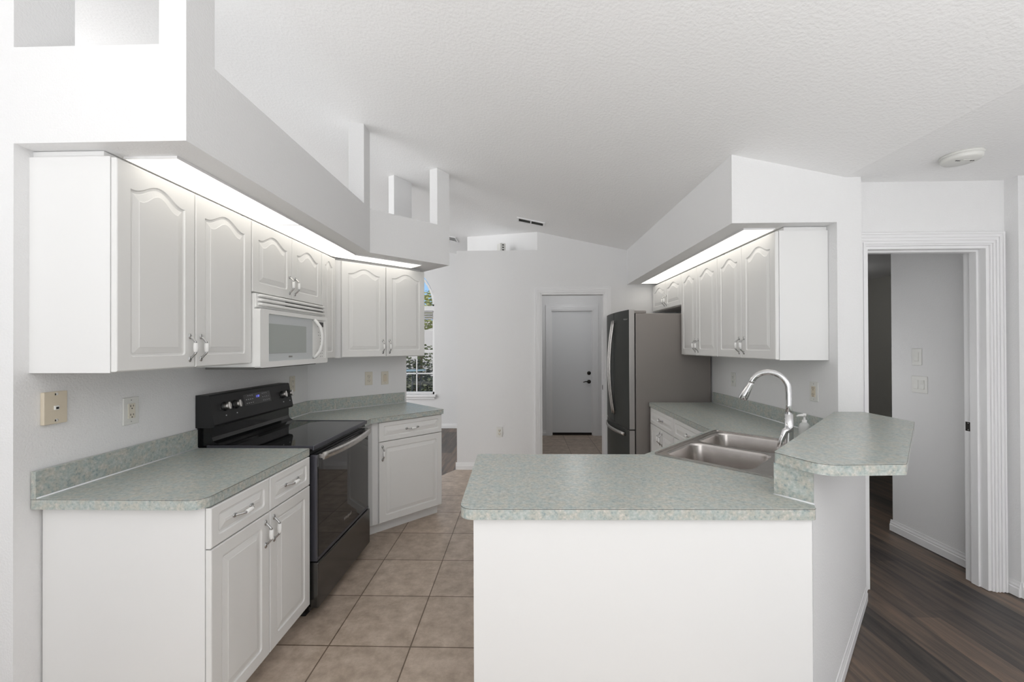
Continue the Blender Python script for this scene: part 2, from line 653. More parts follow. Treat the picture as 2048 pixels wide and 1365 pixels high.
post('wall_post_4', [tuple(Q_), tuple(Q_ + _e * .19), tuple(Q_ + _e * .19 + _n * .11), tuple(Q_ + _n * .11)])
post('wall_post_5', [(XL - .175, 1.379), (XL, 1.379), (XL, 1.574), (XL - .175, 1.574)])
# back wall with ledge and doorway
DX0, DX1, DZ = .214, .968, 2.075
def xz_plate(loops, y0, y1):   # polygon drawn in X/Z, thick along Y
    b = B()
    prism(b, loops, 0, y1 - y0, mx=Matrix(((1, 0, 0, 0), (0, 0, 1, y0), (0, 1, 0, 0), (0, 0, 0, 1))))
    return b
bm = xz_plate([[(.18, 0), (DX0, 0), (DX0, DZ), (DX1, DZ), (DX1, 0), (1.90, 0), (1.90, 2.45), (.18, ceil_z(.18) + .02)]], YB, YB + .115)
prism(bm, [(-.775, YB), (.18, YB), (.18, YB + .115), (-.10, 5.22), (-.775, 5.78)], 0, 2.582)
struct('wall_back', bm, 'wall')
bm = B()
prism(bm, [(.18, YB), (.18, YB + .16), (-.66, 5.79), (-.775, 5.79)], 2.56, 2.6, top=ctop)
struct('wall_ledge', bm, 'wall')
# laundry room
bm = B()
prism(bm, [(.06, YB + .115), (.06, 6.66), (.18, 6.66), (.18, YB + .115)], 0, 2.60)
prism(bm, [(1.42, YB + .115), (1.55, YB + .115), (1.55, 6.66), (1.42, 6.66)], 0, 2.60)
struct('wall_laundry_sides', bm, 'wall')
LX0, LX1 = .462, 1.148
bm = xz_plate([[(.06, 0), (LX0, 0), (LX0, 2.035), (LX1, 2.035), (LX1, 0), (1.55, 0), (1.55, 2.62), (.06, 2.62)]], 6.66, 6.78)
struct('wall_laundry_back', bm, 'wall')
# right wall, soffit, half wall
bm = B()
prism(bm, [(XR, 2.419), (1.965, 2.419), (1.965, YB), (XR, YB)], 0, 2.45)
struct('wall_right', bm, 'wall')
bm = B()
prism(bm, [(1.225, 2.419), (XR, 2.419), (XR, YB), (1.225, YB)], 2.169, 2.45, top=ctop)
struct('wall_soffit_right', bm, 'wall')
bm = B()
prism(bm, [(.925, 1.515), (.995, 1.435), (1.962, 2.40), (1.962, 2.419), (XR, 2.419)], 0, 1.031)
struct('wall_half', bm, 'wall')
# hall wall with doorway, return wall, bedroom beyond
HX0, HX1, HZ, HY = 2.045, 2.766, 2.045, 2.50
bm = xz_plate([[(1.965, 0), (HX0, 0), (HX0, HZ), (HX1, HZ), (HX1, 0), (2.98, 0), (2.98, 2.45), (1.965, 2.45)]], HY, HY + .118)
struct('wall_hall', bm, 'wall')
bm = B()
prism(bm, [(2.86, 2.431), (5.2, 2.431), (5.2, 2.55), (2.98, 2.55), (2.98, HY), (2.86, HY)], 0, 2.45)
struct('wall_return', bm, 'wall')
bm = B()
prism(bm, [(3.7, -2.2), (3.82, -2.2), (3.82, 2.431), (3.7, 2.431)], 0, 2.45)
prism(bm, [(1.3, -2.32), (3.82, -2.32), (3.82, -2.2), (1.3, -2.2)], 0, 2.45, top=ctop)
struct('wall_unseen_right', bm, 'wall')  # unseen walls added to block light from the right
bm = B()
prism(bm, [(-4.6, -2.32), (-2.4, -2.32), (-2.4, -2.2), (-4.48, -2.2), (-4.48, .9), (-4.6, .9)], 0, 2.45, top=ctop)
struct('wall_unseen_left', bm, 'wall')  # unseen wall added to narrow the light coming from behind left
bm = B()
prism(bm, [(2.893, HY + .118), (3.02, HY + .118), (3.02, 3.285), (2.893, 3.285)], 0, 2.45)
struct('wall_bedroom_side', bm, 'wall')
bm = B()
prism(bm, [(1.965, 7.05), (5.2, 7.05), (5.2, 7.2), (1.965, 7.2)], 0, 2.45)
prism(bm, [(5.2, 2.431), (5.32, 2.431), (5.32, 7.2), (5.2, 7.2)], 0, 2.45)
prism(bm, [(1.965, YB), (1.965, 7.05), (1.90, 7.05), (1.90, YB)], 0, 2.45)
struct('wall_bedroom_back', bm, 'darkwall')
bm = B()
box(bm, 1.97, 5.2, 7.0, 7.05, 2.36, 2.43)
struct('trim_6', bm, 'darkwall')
# far dining wall with the arched window
WX0, WX1, WZ0, WS = -3.05, -1.562, .60, 2.20
wr = (WX1 - WX0) / 2
wc = (WX0 + WX1) / 2
arch = [(wc + wr * math.cos(PI * i / 24), WS + wr * math.sin(PI * i / 24)) for i in range(25)]
hole = [(WX0, WZ0), (WX1, WZ0)] + arch
bm = xz_plate([[(-9, 0), (.05, 0), (.05, ceil_z(.05) + .02), (-9, ceil_z(-9) + .02)], hole], 7.23, 7.38)
struct('wall_dining', bm, 'wall')

# ------------------------------------------------------------------ trims
def casing(bm, x0, x1, z1, cw, y, ridges):
    """stepped mitred casing round an opening in an XZ wall whose face is at y"""
    n = len(ridges)
    xz = Matrix(((1, 0, 0, 0), (0, 0, -1, y), (0, 1, 0, 0), (0, 0, 0, 1)))
    for k, th in enumerate(ridges):                      # ridges from the opening outwards
        a, b = cw * k / n, cw * (k + 1) / n
        prism(bm, [(x0 - b, 0), (x0 - a, 0), (x0 - a, z1 + a), (x1 + a, z1 + a), (x1 + a, 0), (x1 + b, 0), (x1 + b, z1 + b), (x0 - b, z1 + b)], 0, th, mx=xz)
def jamb(bm, x0, x1, z1, y0, y1, th=.018, stop=True):
    box(bm, x0 + .0005, x0 + th, y0, y1, 0, z1 - th)
    box(bm, x1 - th, x1 - .0005, y0, y1, 0, z1 - th)
    box(bm, x0 + .0005, x1 - .0005, y0, y1, z1 - th, z1 - .0005)
    if stop:
        ym = (y0 + y1) / 2
        box(bm, x0 + th, x0 + th + .011, ym - .02, ym + .02, 0, z1 - th - .011)
        box(bm, x1 - th - .011, x1 - th, ym - .02, ym + .02, 0, z1 - th - .011)
        box(bm, x0 + th, x1 - th, ym - .02, ym + .02, z1 - th - .011, z1 - th)
FL = [.010, .016, .012, .018, .013, .019]
bm = B()
casing(bm, DX0, DX1, DZ, .068, YB, FL)
jamb(bm, DX0, DX1, DZ, YB - .004, YB + .119, stop=False)
struct('trim_1', bm, 'trim')
bm = B()
casing(bm, HX0, HX1, HZ, .075, HY, [.012, .020, .014, .020, .014, .020, .016, .022])
jamb(bm, HX0, HX1, HZ, HY - .004, HY + .120)
struct('trim_2', bm, 'trim')
bm = B()
casing(bm, LX0, LX1, 2.035, .078, 6.66, FL)
jamb(bm, LX0, LX1, 2.035, 6.656, 6.76, .014)
struct('trim_3', bm, 'trim')

def baseboard(name, path, h=.085, th=.014):
    """profile swept along straight pieces; the board sits left of the travel direction reversed (towards viewer side given by order)"""
    bm = B()
    for (x0, y0), (x1, y1) in zip(path[:-1], path[1:]):
        d = Vector((x1 - x0, y1 - y0))
        L = d.length
        mx = T(x0, y0, 0) @ RZ(math.atan2(d.y, d.x))
        prof = [(0, 0), (-th, 0), (-th, h * .55), (-th * .7, h * .62), (-th * .75, h * .72), (-th * .45, h * .85), (-th * .35, h), (0, h)]
        a = [bm.verts.new(mx @ Vector((-th * .0, y, z))) for y, z in prof]
        b = [bm.verts.new(mx @ Vector((L, y, z))) for y, z in prof]
        for i in range(len(prof)):
            j = (i + 1) % len(prof)
            bm.faces.new((a[i], a[j], b[j], b[i]))
        bm.faces.new(a)
        bm.faces.new(b[::-1])
    return struct(name, bm, 'trim')
# travel so that the room is on the right-hand side
baseboard('baseboard_back', [(-.789, YB), (.144, YB)])
baseboard('baseboard_dining', [(-9, 7.23), (0, 7.23)])
baseboard('baseboard_bedroom', [(2.893, 3.299), (2.893, HY + .118)])
baseboard('baseboard_hall', [(2.845, HY), (2.86, HY), (2.86, 2.431), (5.2, 2.431)][1:])
baseboard('baseboard_half', [(.987, 1.427), (1.955, 2.395)], h=.075, th=.010)
baseboard('baseboard_right', [(1.965, 2.42), (1.965, 2.50)][::-1], h=.085)
baseboard('baseboard_laundry', [(.18, 6.66), (LX0 - .08, 6.66)])
baseboard('baseboard_laundry_2', [(LX1 + .08, 6.66), (1.42, 6.66)])

# ------------------------------------------------------------------ doors
bm = B()
box(bm, LX0 + .016, LX1 - .016, 6.70, 6.745, .04, 2.018, .002)
d1 = struct('door_1', bm, 'door')
bm = B(); box(bm, LX0 + .014, LX1 - .014, 6.69, 6.75, 0, .038); obj('threshold', bm, 'bronze', d1)
def rosette(z, lever):
    b = B()
    mx = T(LX1 - .065, 6.70, z) @ RX(PI / 2)
    lathe(b, [(0, 0), (.031, 0), (.031, .006), (.025, .012), (.012, .014), (.012, .03 if lever else .018), (0, .03 if lever else .018)], 20, mx=mx)
    if lever:
        tube(b, [(LX1 - .065, 6.662, z), (LX1 - .09, 6.655, z + .004), (LX1 - .13, 6.657, z + .006), (LX1 - .165, 6.66, z - .006)], [.011, .010, .008, .006], 10)
    return b
obj('deadbolt', rosette(1.008, False), 'bronze', d1)
obj('lever_handle', rosette(.868, True), 'bronze', d1)
# strike plates on the jambs
def strike(name, x, y, z, lab):
    b = B()
    box(b, x - .0015, x + .0005, y - .016, y + .016, z - .028, z + .028, .0004, mi=0)
    box(b, x - .002, x - .001, y - .008, y + .008, z - .012, z + .012, mi=1)
    lathe(b, [(0, 0), (.004, 0), (.003, .0012), (0, .0012)], 10, mi=2, mx=T(x - .0015, y, z + .02) @ RY(-PI / 2))
    lathe(b, [(0, 0), (.004, 0), (.003, .0012), (0, .0012)], 10, mi=2, mx=T(x - .0015, y, z - .02) @ RY(-PI / 2))
    tag(obj(name, b, ['bronze', 'hole', 'nickel']), lab, 'strike plate')
strike('strike_plate', HX1 - .018, HY + .098, .95, 'dark metal strike plate on the jamb of the hall doorway at right')
strike('strike_plate', DX1 - .018, YB + .06, .962, 'small dark strike plate on the jamb of the laundry doorway beside the fridge')

# ------------------------------------------------------------------ window_1
wn = bpy.data.objects.new('window_1', None)
COL.objects.link(wn)
wn['kind'] = 'structure'
wn.location = (wc, 7.30, WZ0)
def wl(b):
    b.transform(T(-wc, -7.30, -WZ0)); return b
bm = B()
fw = .05
box(bm, WX0, WX0 + fw, 7.27, 7.33, WZ0, WS)
box(bm, WX1 - .035, WX1, 7.27, 7.33, WZ0, WS)
box(bm, WX0, WX1, 7.27, 7.33, WZ0, WZ0 + .04)
box(bm, WX0, WX1, 7.25, 7.35, 2.085, 2.17)
inner = [(wc + (wr - .035) * math.cos(PI * i / 24), WS - .03 + (wr - .035) * math.sin(PI * i / 24)) for i in range(25)]
outer = [(wc + wr * math.cos(PI * i / 24), WS - .03 + wr * math.sin(PI * i / 24)) for i in range(25)]
prism(bm, outer + inner[::-1], 0, .06, mx=Matrix(((1, 0, 0, 0), (0, 0, 1, 7.27), (0, 1, 0, 0), (0, 0, 0, 1))))
box(bm, wc - .03, wc + .03, 7.27, 7.33, WZ0, 2.1)
obj('window_frame', wl(bm), 'trim', wn)
bm = B(); box(bm, WX0, WX1, 7.26, 7.34, 1.335, 1.39); obj('meeting_rail', wl(bm), 'trim', wn)
bm = B()
for x in (WX0 + .39, WX1 - .33):
    box(bm, x - .009, x + .009, 7.29, 7.31, WZ0, 1.36)
box(bm, WX0, WX1, 7.29, 7.31, .955, .978)
box(bm, WX0, WX1, 7.29, 7.31, 1.728, 1.742)
obj('muntin', wl(bm), 'trim', wn)
bm = B()
box(bm, WX0 + .05, WX1 - .03, 7.299, 7.301, WZ0 + .03, 2.1)
obj('window_pane', wl(bm), 'glass', wn)
bm = B()
prism(bm, inner, 0, .002, mx=Matrix(((1, 0, 0, 0), (0, 0, 1, 7.299), (0, 1, 0, 0), (0, 0, 0, 1))))
obj('window_pane', wl(bm), 'glass', wn)
bm = B()
for k in range(4):
    box(bm, WX0 + .05, WX1 - .03, 7.25 - .0, 7.275, 1.93 + k * .04, 1.96 + k * .04, .006)
obj('raised_blind', wl(bm), 'shade', wn)
bm = B()
box(bm, WX0 - .03, WX1 + .03, 7.18, 7.27, .555, .60, .006)
box(bm, WX0 - .01, WX1 + .01, 7.205, 7.23, .515, .555, .004)
obj('window_sill', wl(bm), 'trim', wn)

# ------------------------------------------------------------------ cabinets
def door_mesh(w, h, m=.052, arch=.0, t=.02, rr=.014):
    """routed door, local x 0..w, z 0..h, front towards -y"""
    bm = B()
    NA, NC = 18, 4
    def outline(ins, r):
        x0, x1, z0 = m + ins, w - m - ins, m + ins
        zt = h - m * .9 - ins
        zs = zt - arch
        pts, rect = [], []
        for cx, cz, a0, rc in ((x0 + r, z0 + r, PI, (0, 0)), (x1 - r, z0 + r, 1.5 * PI, (w, 0))):
            for k in range(NC + 1):
                a = a0 + k * PI / 2 / NC
                pts.append((cx + r * math.cos(a), cz + r * math.sin(a))); rect.append(rc)
        if arch > 0:
            for k in range(NA + 1):
                s = 1 - 2 * k / NA
                q = min(1, abs(s) / .9)
                x = (x0 + x1) / 2 + s * (x1 - x0) / 2
                pts.append((x, zs + arch * (.5 + .5 * math.cos(PI * q ** 1.05)))); rect.append((w / 2 + s * w / 2, h))
        else:
            for cx, cz, a0, rc in ((x1 - r, zt - r, 0, (w, h)), (x0 + r, zt - r, PI / 2, (0, h))):
                for k in range(NC + 1):
                    a = a0 + k * PI / 2 / NC
                    pts.append((cx + r * math.cos(a), cz + r * math.sin(a))); rect.append(rc)
        return pts, rect
    o0, rect = outline(0, rr)
    ch = .004
    def insrect(d): return [(min(max(x, d), w - d), min(max(z, d), h - d)) for x, z in rect]
    L = [(rect, 0), (rect, -t + ch), (insrect(ch * .4), -t + ch * .3), (insrect(ch), -t), (o0, -t), (outline(.0035, rr * .85)[0], -t + .0055),
         (outline(.011, rr * .5)[0], -t + .0065), (outline(.013, .003)[0], -t + .0050), (outline(.034, .002)[0], -t + .0012), (outline(.036, .002)[0], -t)]
    vl = []
    for pts, y in L:
        cache, row = {}, []
        for x, z in pts:
            key = (round(x, 6), round(z, 6))
            if key not in cache:
                cache[key] = bm.verts.new((x, y, z))
            row.append(cache[key])
        vl.append(row)
    for a, b in zip(vl[:-1], vl[1:]):
        n = len(a)
        for i in range(n):
            j = (i + 1) % n
            vs = []
            for v in (a[i], a[j], b[j], b[i]):
                if v not in vs:
                    vs.append(v)
            if len(vs) > 2:
                try: bm.faces.new(vs)
                except ValueError: pass
    for row in (vl[0], vl[-1]):
        vs = []
        for v in row:
            if v not in vs: vs.append(v)
        bm.faces.new(vs)
    return bm

def handle_bm(mx, L=.112):
    """chrome pull with a white ceramic barrel; long axis along local z, projects towards -y"""
    bm = B()
    h = L / 2
    for s in (-1, 1):
        lathe(bm, [(0, 0), (.0085, 0), (.0085, .002), (.006, .0045), (0, .005)], 14, mx=mx @ T(0, 0, s * (h - .006)) @ RX(PI / 2) @ Matrix.Diagonal((1, 1.5, 1, 1)))
        tube(bm, [(0, 0, s * (h - .008)), (0, -.008, s * (h - .013)), (0, -.017, s * (h - .022)), (0, -.0245, s * (h - .030)), (0, -.0265, s * .020)],
             [.0058, .0045, .0042, .0046, .0056], 10, mx=mx)
    tube(bm, [(0, -.0265, -.0205), (0, -.0265, -.016), (0, -.0265, 0), (0, -.0265, .016), (0, -.0265, .0205)], [.0066, .0088, .0098, .0088, .0066], 14, mi=1, mx=mx)
    return bm
HM = {}
def add_handle(parent, x, z, vert=True, y=-.02):
    key = 'v' if vert else 'h'
    if key not in HM:
        o = obj('handle', handle_bm(ID if vert else RY(PI / 2)), ['nickel', 'ceramic'], parent)
        HM[key] = o.data
    else:
        o = bpy.data.objects.new('handle', HM[key])
        COL.objects.link(o)
        o.parent = parent
    o.location = (x, y, z)
    return o

def add_door(root, x0, x1, z0, z1, side, arch=.045, hz=None, m=.052, name='door'):
    """door between x0..x1; side: handle at 'l' or 'r' edge"""
    d = obj(name, door_mesh(x1 - x0, z1 - z0, m, arch), 'cab', root)
    d.location = (x0, -.002, z0)
    if side:
        hx = .028 if side == 'l' else (x1 - x0) - .028
        add_handle(d, hx, hz if hz is not None else .085)
    return d
def add_drawer(root, x0, x1, z0, z1):
    d = obj('drawer', door_mesh(x1 - x0, z1 - z0, .034, 0), 'cab', root)
    d.location = (x0, -.002, z0)
    add_handle(d, (x1 - x0) / 2, (z1 - z0) / 2, False)
    return d

def carcass(root, w, d, z0, z1, poly=None, toe=0, toe_in=.06, filler=0):
    bm = B()
    if poly is None:
        poly = [(0, 0), (w, 0), (w, d), (0, d)]
    prism(bm, poly, z0 + toe, z1)
    o = obj('cabinet_body', bm, 'cabside', root)
    if toe:
        bm = B(); box(bm, .0, w, toe_in, d - .01, z0, z0 + toe); obj('toe_kick', bm, 'cabside', root)
    if filler:
        bm = B(); box(bm, .012, w - .012, .035, d, z1, z1 + filler); obj('top_filler', bm, 'cabside', root)
    return o

ZB, ZT = 1.366, 2.142
UH = ZT - ZB
G = .0025
def upper(label, loc, rot, w, h, doors, d=.297, m=.052, arch=.045, poly=None, group=None):
    r = thing('wall_cabinet', label, 'cabinet', loc, rot, group)
    carcass(r, w, d, 0, h, poly=poly, filler=.024)
    for x0, x1, s in doors:
        add_door(r, x0 + G, x1 - G, .004, h - .004, s, arch, m=m)
    return r
XU = -1.470
upper('tall two-door white wall cabinet left of the microwave, bare side panel facing the room', (XU, 1.4246, ZB), L90, .735, UH, [(0, .3555, 'r'), (.3555, .735, 'l')])
upper('short two-door white wall cabinet directly above the microwave', (XU, 2.162, 1.752), L90, .765, ZT - 1.752, [(0, .384, 'r'), (.384, .765, 'l')])
upper('narrow single-door white wall cabinet squeezed between microwave and angled corner cabinet', (XU, 2.929, ZB), L90, .215, UH, [(0, .215, None)], m=.046, arch=.035)
# angled corner cabinet: face line from (-1.45,3.2) at 45 degrees
_d = 5.095 / math.sqrt(2)
fo = Vector((XL, KC[1])) + Vector((.70711, -.70711)) * .297     # point on face line
fs = fo + Vector((.70711, .70711)) * .10
DW = (Vector(WEND) + Vector((.70711, -.70711)) * .297 - fs).length + .012
upper('angled two-door white wall cabinet over the corner counter beside the arched window', (fs.x, fs.y, ZB), D45, DW, UH,
      [(.055, .055 + (DW - .055) / 2, 'r'), (.055 + (DW - .055) / 2, DW, 'l')], d=.295, poly=[(.0, 0), (DW, 0), (DW, .295), (-.08, .295), (-.08, .08)])
XRU = 1.538
upper('small two-door white wall cabinet above the refrigerator', (XRU, 4.80, 1.842), R90, .85, ZT - 1.842, [(0, .425, 'r'), (.425, .85, 'l')], d=.286, m=.048, arch=.04)
upper('two-door white wall cabinet beside the refrigerator, far one of the right pair', (XRU, 3.948, ZB), R90, .722, UH, [(0, .347, 'r'), (.347, .722, 'l')], d=.286)
upper('two-door white wall cabinet nearest the room on the right wall, plain end panel showing', (XRU, 3.224, ZB), R90, .736, UH, [(0, .352, 'r'), (.352, .736, 'l')], d=.286)

ZC = .914                      # worktop height
ZCB = ZC - .038
def base(label, loc, rot, w, d, poly=None):
    r = thing('base_cabinet', label, 'cabinet', loc, rot)
    carcass(r, w, d, 0, ZCB, poly=poly, toe=.09)
    return r
XB = -1.155                    # face of left base cabinets
r = base('white base cabinet with two drawers and two doors in front of the range, left foreground', (XB, 1.462, 0), L90, .700, .606)
for a, b, s in ((0, .3485, 'r'), (.3485, .698, 'l')):
    add_drawer(r, a + G, b - G, .722, ZCB - .006)
    add_door(r, a + G, b - G, .086, .717, s, 0, hz=.631 - .085)
# angled base cabinet right of the range
cf = Vector((XL, KC[1])) + Vector((.70711, -.70711)) * .605
bs = cf + Vector((.70711, .70711)) * .275
BW = (Vector(WEND) + Vector((.70711, -.70711)) * .605 - bs).length - .008
r = base('angled white base cabinet with one drawer and one door right of the range', (bs.x, bs.y, 0), D45, BW, .60,
         poly=[(0, 0), (BW, 0), (BW, .595), (-.10, .595), (-.13, .08)])
add_drawer(r, .045, BW - .004, .722, ZCB - .006)
add_door(r, .045, BW - .004, .098, .717, 'l', 0, hz=.619 - .085)
# right run
XRB = 1.235
r = base('white base cabinet with one drawer beside the refrigerator', (XRB, 3.932, 0), R90, .600, .585)
add_drawer(r, .006, .594, .722, ZCB - .006)
add_door(r, .006, .299, .098, .717, 'r', 0, hz=.619 - .085)
add_door(r, .301, .594, .098, .717, 'l', 0, hz=.619 - .085)
r = base('white base cabinet with one drawer between fridge-side cabinet and sink corner', (XRB, 3.330, 0), R90, .630, .585)
add_drawer(r, .006, .624, .722, ZCB - .006)
add_door(r, .006, .314, .098, .717, 'r', 0, hz=.619 - .085)
add_door(r, .316, .624, .098, .717, 'l', 0, hz=.619 - .085)
def shell(bm, poly, th, z0, z1):
    n = len(poly)
    inn = []
    for i in range(n):
        p = Vector(poly[i]); a = (p - Vector(poly[i - 1])).normalized(); b = (Vector(poly[(i + 1) % n]) - p).normalized()
        na, nb = Vector((-a.y, a.x)), Vector((-b.y, b.x))
        k = (na + nb); k = k / max(.2, (1 + na.dot(nb)))
        inn.append(tuple(p + k * th))
    prism(bm, [poly, inn], z0, z1)
t = thing('base_cabinet', 'corner sink base cabinet set at an angle beneath the double-bowl sink', 'cabinet', (1.2, 2.2, 0))
bm = B()
shell(bm, [(.615, 1.865), (.935, 1.545), (1.805, 2.415), (1.815, 2.692), (1.243, 2.692), (.615, 2.045)], .014, 0, ZCB)
bm.transform(T(-1.2, -2.2, 0))
obj('cabinet_body', bm, 'cabside', t)
t = thing('base_cabinet', 'plain white end of the peninsula base in the centre foreground', 'cabinet', (.3, 1.7, 0))
bm = B()
shell(bm, [(-.168, 1.392), (.968, 1.400), (.968, 1.420), (.915, 1.515), (.61, 1.83), (.61, 2.035), (-.168, 2.035)], .016, 0, ZCB)
bm.transform(T(-.3, -1.7, 0))
obj('cabinet_body', bm, 'cabside', t)

# ------------------------------------------------------------------ worktops
def worktop(label, poly, rads, holes=(), name='countertop', z0=ZCB, z1=ZC, seam=True):
    r = thing(name, label, 'countertop', (poly[0][0], poly[0][1], z0))
    o = Vector((poly[0][0], poly[0][1]))
    pl = [(x - o.x, y - o.y) for x, y in round_poly(poly, rads)]
    hs = [[(x - o.x, y - o.y) for x, y in h] for h in holes]
    bm = B()
    prism(bm, [pl] + hs, 0, z1 - z0)
    obj('slab', bm, 'counter', r)
    if seam:
        bm = B()
        n = len(pl)
        ar = sum(pl[i][0] * pl[(i + 1) % n][1] - pl[(i + 1) % n][0] * pl[i][1] for i in range(n))
        cc = pl if ar > 0 else pl[::-1]
        outp = []
        for i in range(n):
            p = Vector(cc[i]); a = p - Vector(cc[i - 1]); b = Vector(cc[(i + 1) % n]) - p
            k = (Vector((a.y, -a.x)).normalized() + Vector((b.y, -b.x)).normalized())
            k = k.normalized() if k.length > 1e-6 else k
            outp.append(tuple(p + k * .0006))
        prism(bm, [outp, cc], z1 - z0 - .0030, z1 - z0 - .0016)
        obj('edge_seam', bm, 'seam', r)
    return r, o
def strip(root, o, pts, th, z0, z1, side=1, name='backsplash', m='counter', dz=ZCB):
    """upright strip along a polyline; thickness to the left (side=1) of travel"""
    bm = B()
    P = [Vector(p) - o for p in pts]
    off_ = []
    for i in range(len(P)):
        a = (P[i] - P[i - 1]).normalized() if i else (P[1] - P[0]).normalized()
        b = (P[i + 1] - P[i]).normalized() if i < len(P) - 1 else a
        na, nb = Vector((-a.y, a.x)), Vector((-b.y, b.x))
        off_.append(P[i] + (na + nb) / (1 + na.dot(nb)) * th * side)
    poly = [tuple(p) for p in P] + [tuple(p) for p in off_[::-1]]
    prism(bm, poly, z0 - dz, z1 - dz)
    obj(name, bm, m, root)
def caulk(root, o, pts, dz=ZCB):
    bm = B()
    tube(bm, [Vector((p[0] - o.x, p[1] - o.y, ZC - dz + .001)) for p in pts], .0035, 6)
    obj('caulk_bead', bm, 'caulk', root)
XC = -1.138
g = .003
YR0, YR1 = 2.166, 2.931        # range slot
w1, o1 = worktop('sage green laminate countertop in the left foreground, ending at the range', [(XL + g, 1.428), (XC, 1.428), (XC, YR0 - .004), (XL + g, YR0 - .004)], [0, .05, 0, 0])
strip(w1, o1, [(XL + g, 1.428), (XL + g, YR0 - .004)], .018, ZC, ZC + .098, -1)
caulk(w1, o1, [(XL + .023, 1.43), (XL + .023, YR0 - .006)])
ce = Vector(WEND) + Vector((.70711, -.70711)) * .645
cs = (XC, ce.y - (ce.x - XC))
we = Vector(WEND) + Vector((.70711, -.70711)) * g
kc = (XL + g, KC[1] - .002)
w2, o2 = worktop('sage green laminate corner countertop between the range and the arched window', [(XL + g, YR1 + .004), (XC, YR1 + .004), cs, tuple(ce), tuple(we), kc], [0, 0, 0, .012, 0, 0])
be = we + Vector((-.70711, -.70711)) * .03
strip(w2, o2, [(XL + g, YR1 + .004), kc, tuple(be)], .018, ZC, ZC + .098, -1)
i1 = (XL + .023, YR1 + .006); i2 = (XL + .023, KC[1] - .010); i3 = (be.x + .0145, be.y - .0145)
caulk(w2, o2, [i1, i2, i3])
# peninsula and right run in one top with the sink cut-out
SO = Vector((.650, 2.062)); SL, SD = .805, .535
def sink_pt(x, y): return (SO.x + (x - y) * .70711, SO.y + (x + y) * .70711)
cut = [sink_pt(x, y) for x, y in rrect(.014, SL - .014, -SD + .014, -.014, .03)]
g2 = .004
pen = [(-.213, 1.368), (.972, 1.385), (.992, 1.425), (.925 - g2, 1.515 + g2), (XR - g, 2.424), (XR - g, 3.938), (1.205, 3.938), (1.205, 2.672), (.607, 2.062), (-.226, 2.062)]
w3, o3 = worktop('long sage green laminate countertop of peninsula, sink corner and right wall', pen, [.045, .02, 0, 0, 0, 0, 0, .004, .004, .02], holes=[cut])
strip(w3, o3, [(XR - g, 2.44), (XR - g, 3.938)], .018, ZC, ZC + .098, 1)
caulk(w3, o3, [(XR - .023, 2.45), (XR - .023, 3.93)])
strip(w3, o3, [(.994, 1.427), (.9215, 1.5165), (1.80, 2.395)], .006, ZC, 1.030, 1, name='bar_splash')
caulk(w3, o3, [(.991, 1.420), (.915, 1.516), (1.78, 2.383)])
w4, o4 = worktop('raised sage green laminate bar top on the angled half wall', [(.912, 1.512), (.972, 1.352), (1.250, 1.368), (1.966, 2.108), (1.966, 2.416), (1.800, 2.416)],
                 [.015, .07, .025, .01, 0, .01], name='bar_countertop', z0=1.032, z1=1.070)

# ------------------------------------------------------------------ light panels under the soffits
def light_panel(label, poly, rot_len=None):
    cx = sum(p[0] for p in poly) / len(poly); cy = sum(p[1] for p in poly) / len(poly)
    r = thing('light_panel', label, 'light', (cx, cy, 2.159))
    pl = [(x - cx, y - cy) for x, y in poly]
    bm = B(); prism(bm, pl, .002, .006); obj('diffuser', bm, 'panel', r)
    s = [(x * 1.0, y * 1.0) for x, y in pl]
    n = len(s); outp = []
    ar = sum(s[i][0] * s[(i + 1) % n][1] - s[(i + 1) % n][0] * s[i][1] for i in range(n))
    if ar < 0: s = s[::-1]
    for i in range(n):
        p = Vector(s[i]); a = (p - Vector(s[i - 1])).normalized(); b = (Vector(s[(i + 1) % n]) - p).normalized()
        na, nb = Vector((a.y, -a.x)), Vector((b.y, -b.x))
        outp.append(tuple(p + (na + nb) / (1 + na.dot(nb)) * .004))
    bm = B(); prism(bm, [outp, s], .0, .0095); obj('frame', bm, 'trim', r)
LI, LO = -1.478, -1.282
light_panel('lit frosted light panel over the left wall cabinets, nearest the room', [(LI, 1.49), (LO, 1.49), (LO, 2.326), (LI, 2.326)])
light_panel('lit frosted light panel over the microwave cabinet, middle of three on the left', [(LI, 2.336), (LO, 2.336), (LO, 3.115), (LI, 3.155)])
pa = (LI, 3.165); pb = (LO, 3.125)
pe = (-.885, 3.725)
light_panel('lit frosted light panel over the angled corner cabinet', [pa, pb, (-.872, 3.535), (-1.00, 3.66)])
RI, RO = 1.535, 1.352
light_panel('lit frosted light panel over the right wall cabinets, nearest the room', [(RO, 2.53), (RI, 2.53), (RI, 3.70), (RO, 3.70)])
light_panel('lit frosted light panel over the refrigerator end of the right soffit', [(RO, 3.712), (RI, 3.712), (RI, 4.69), (RO, 4.69)])

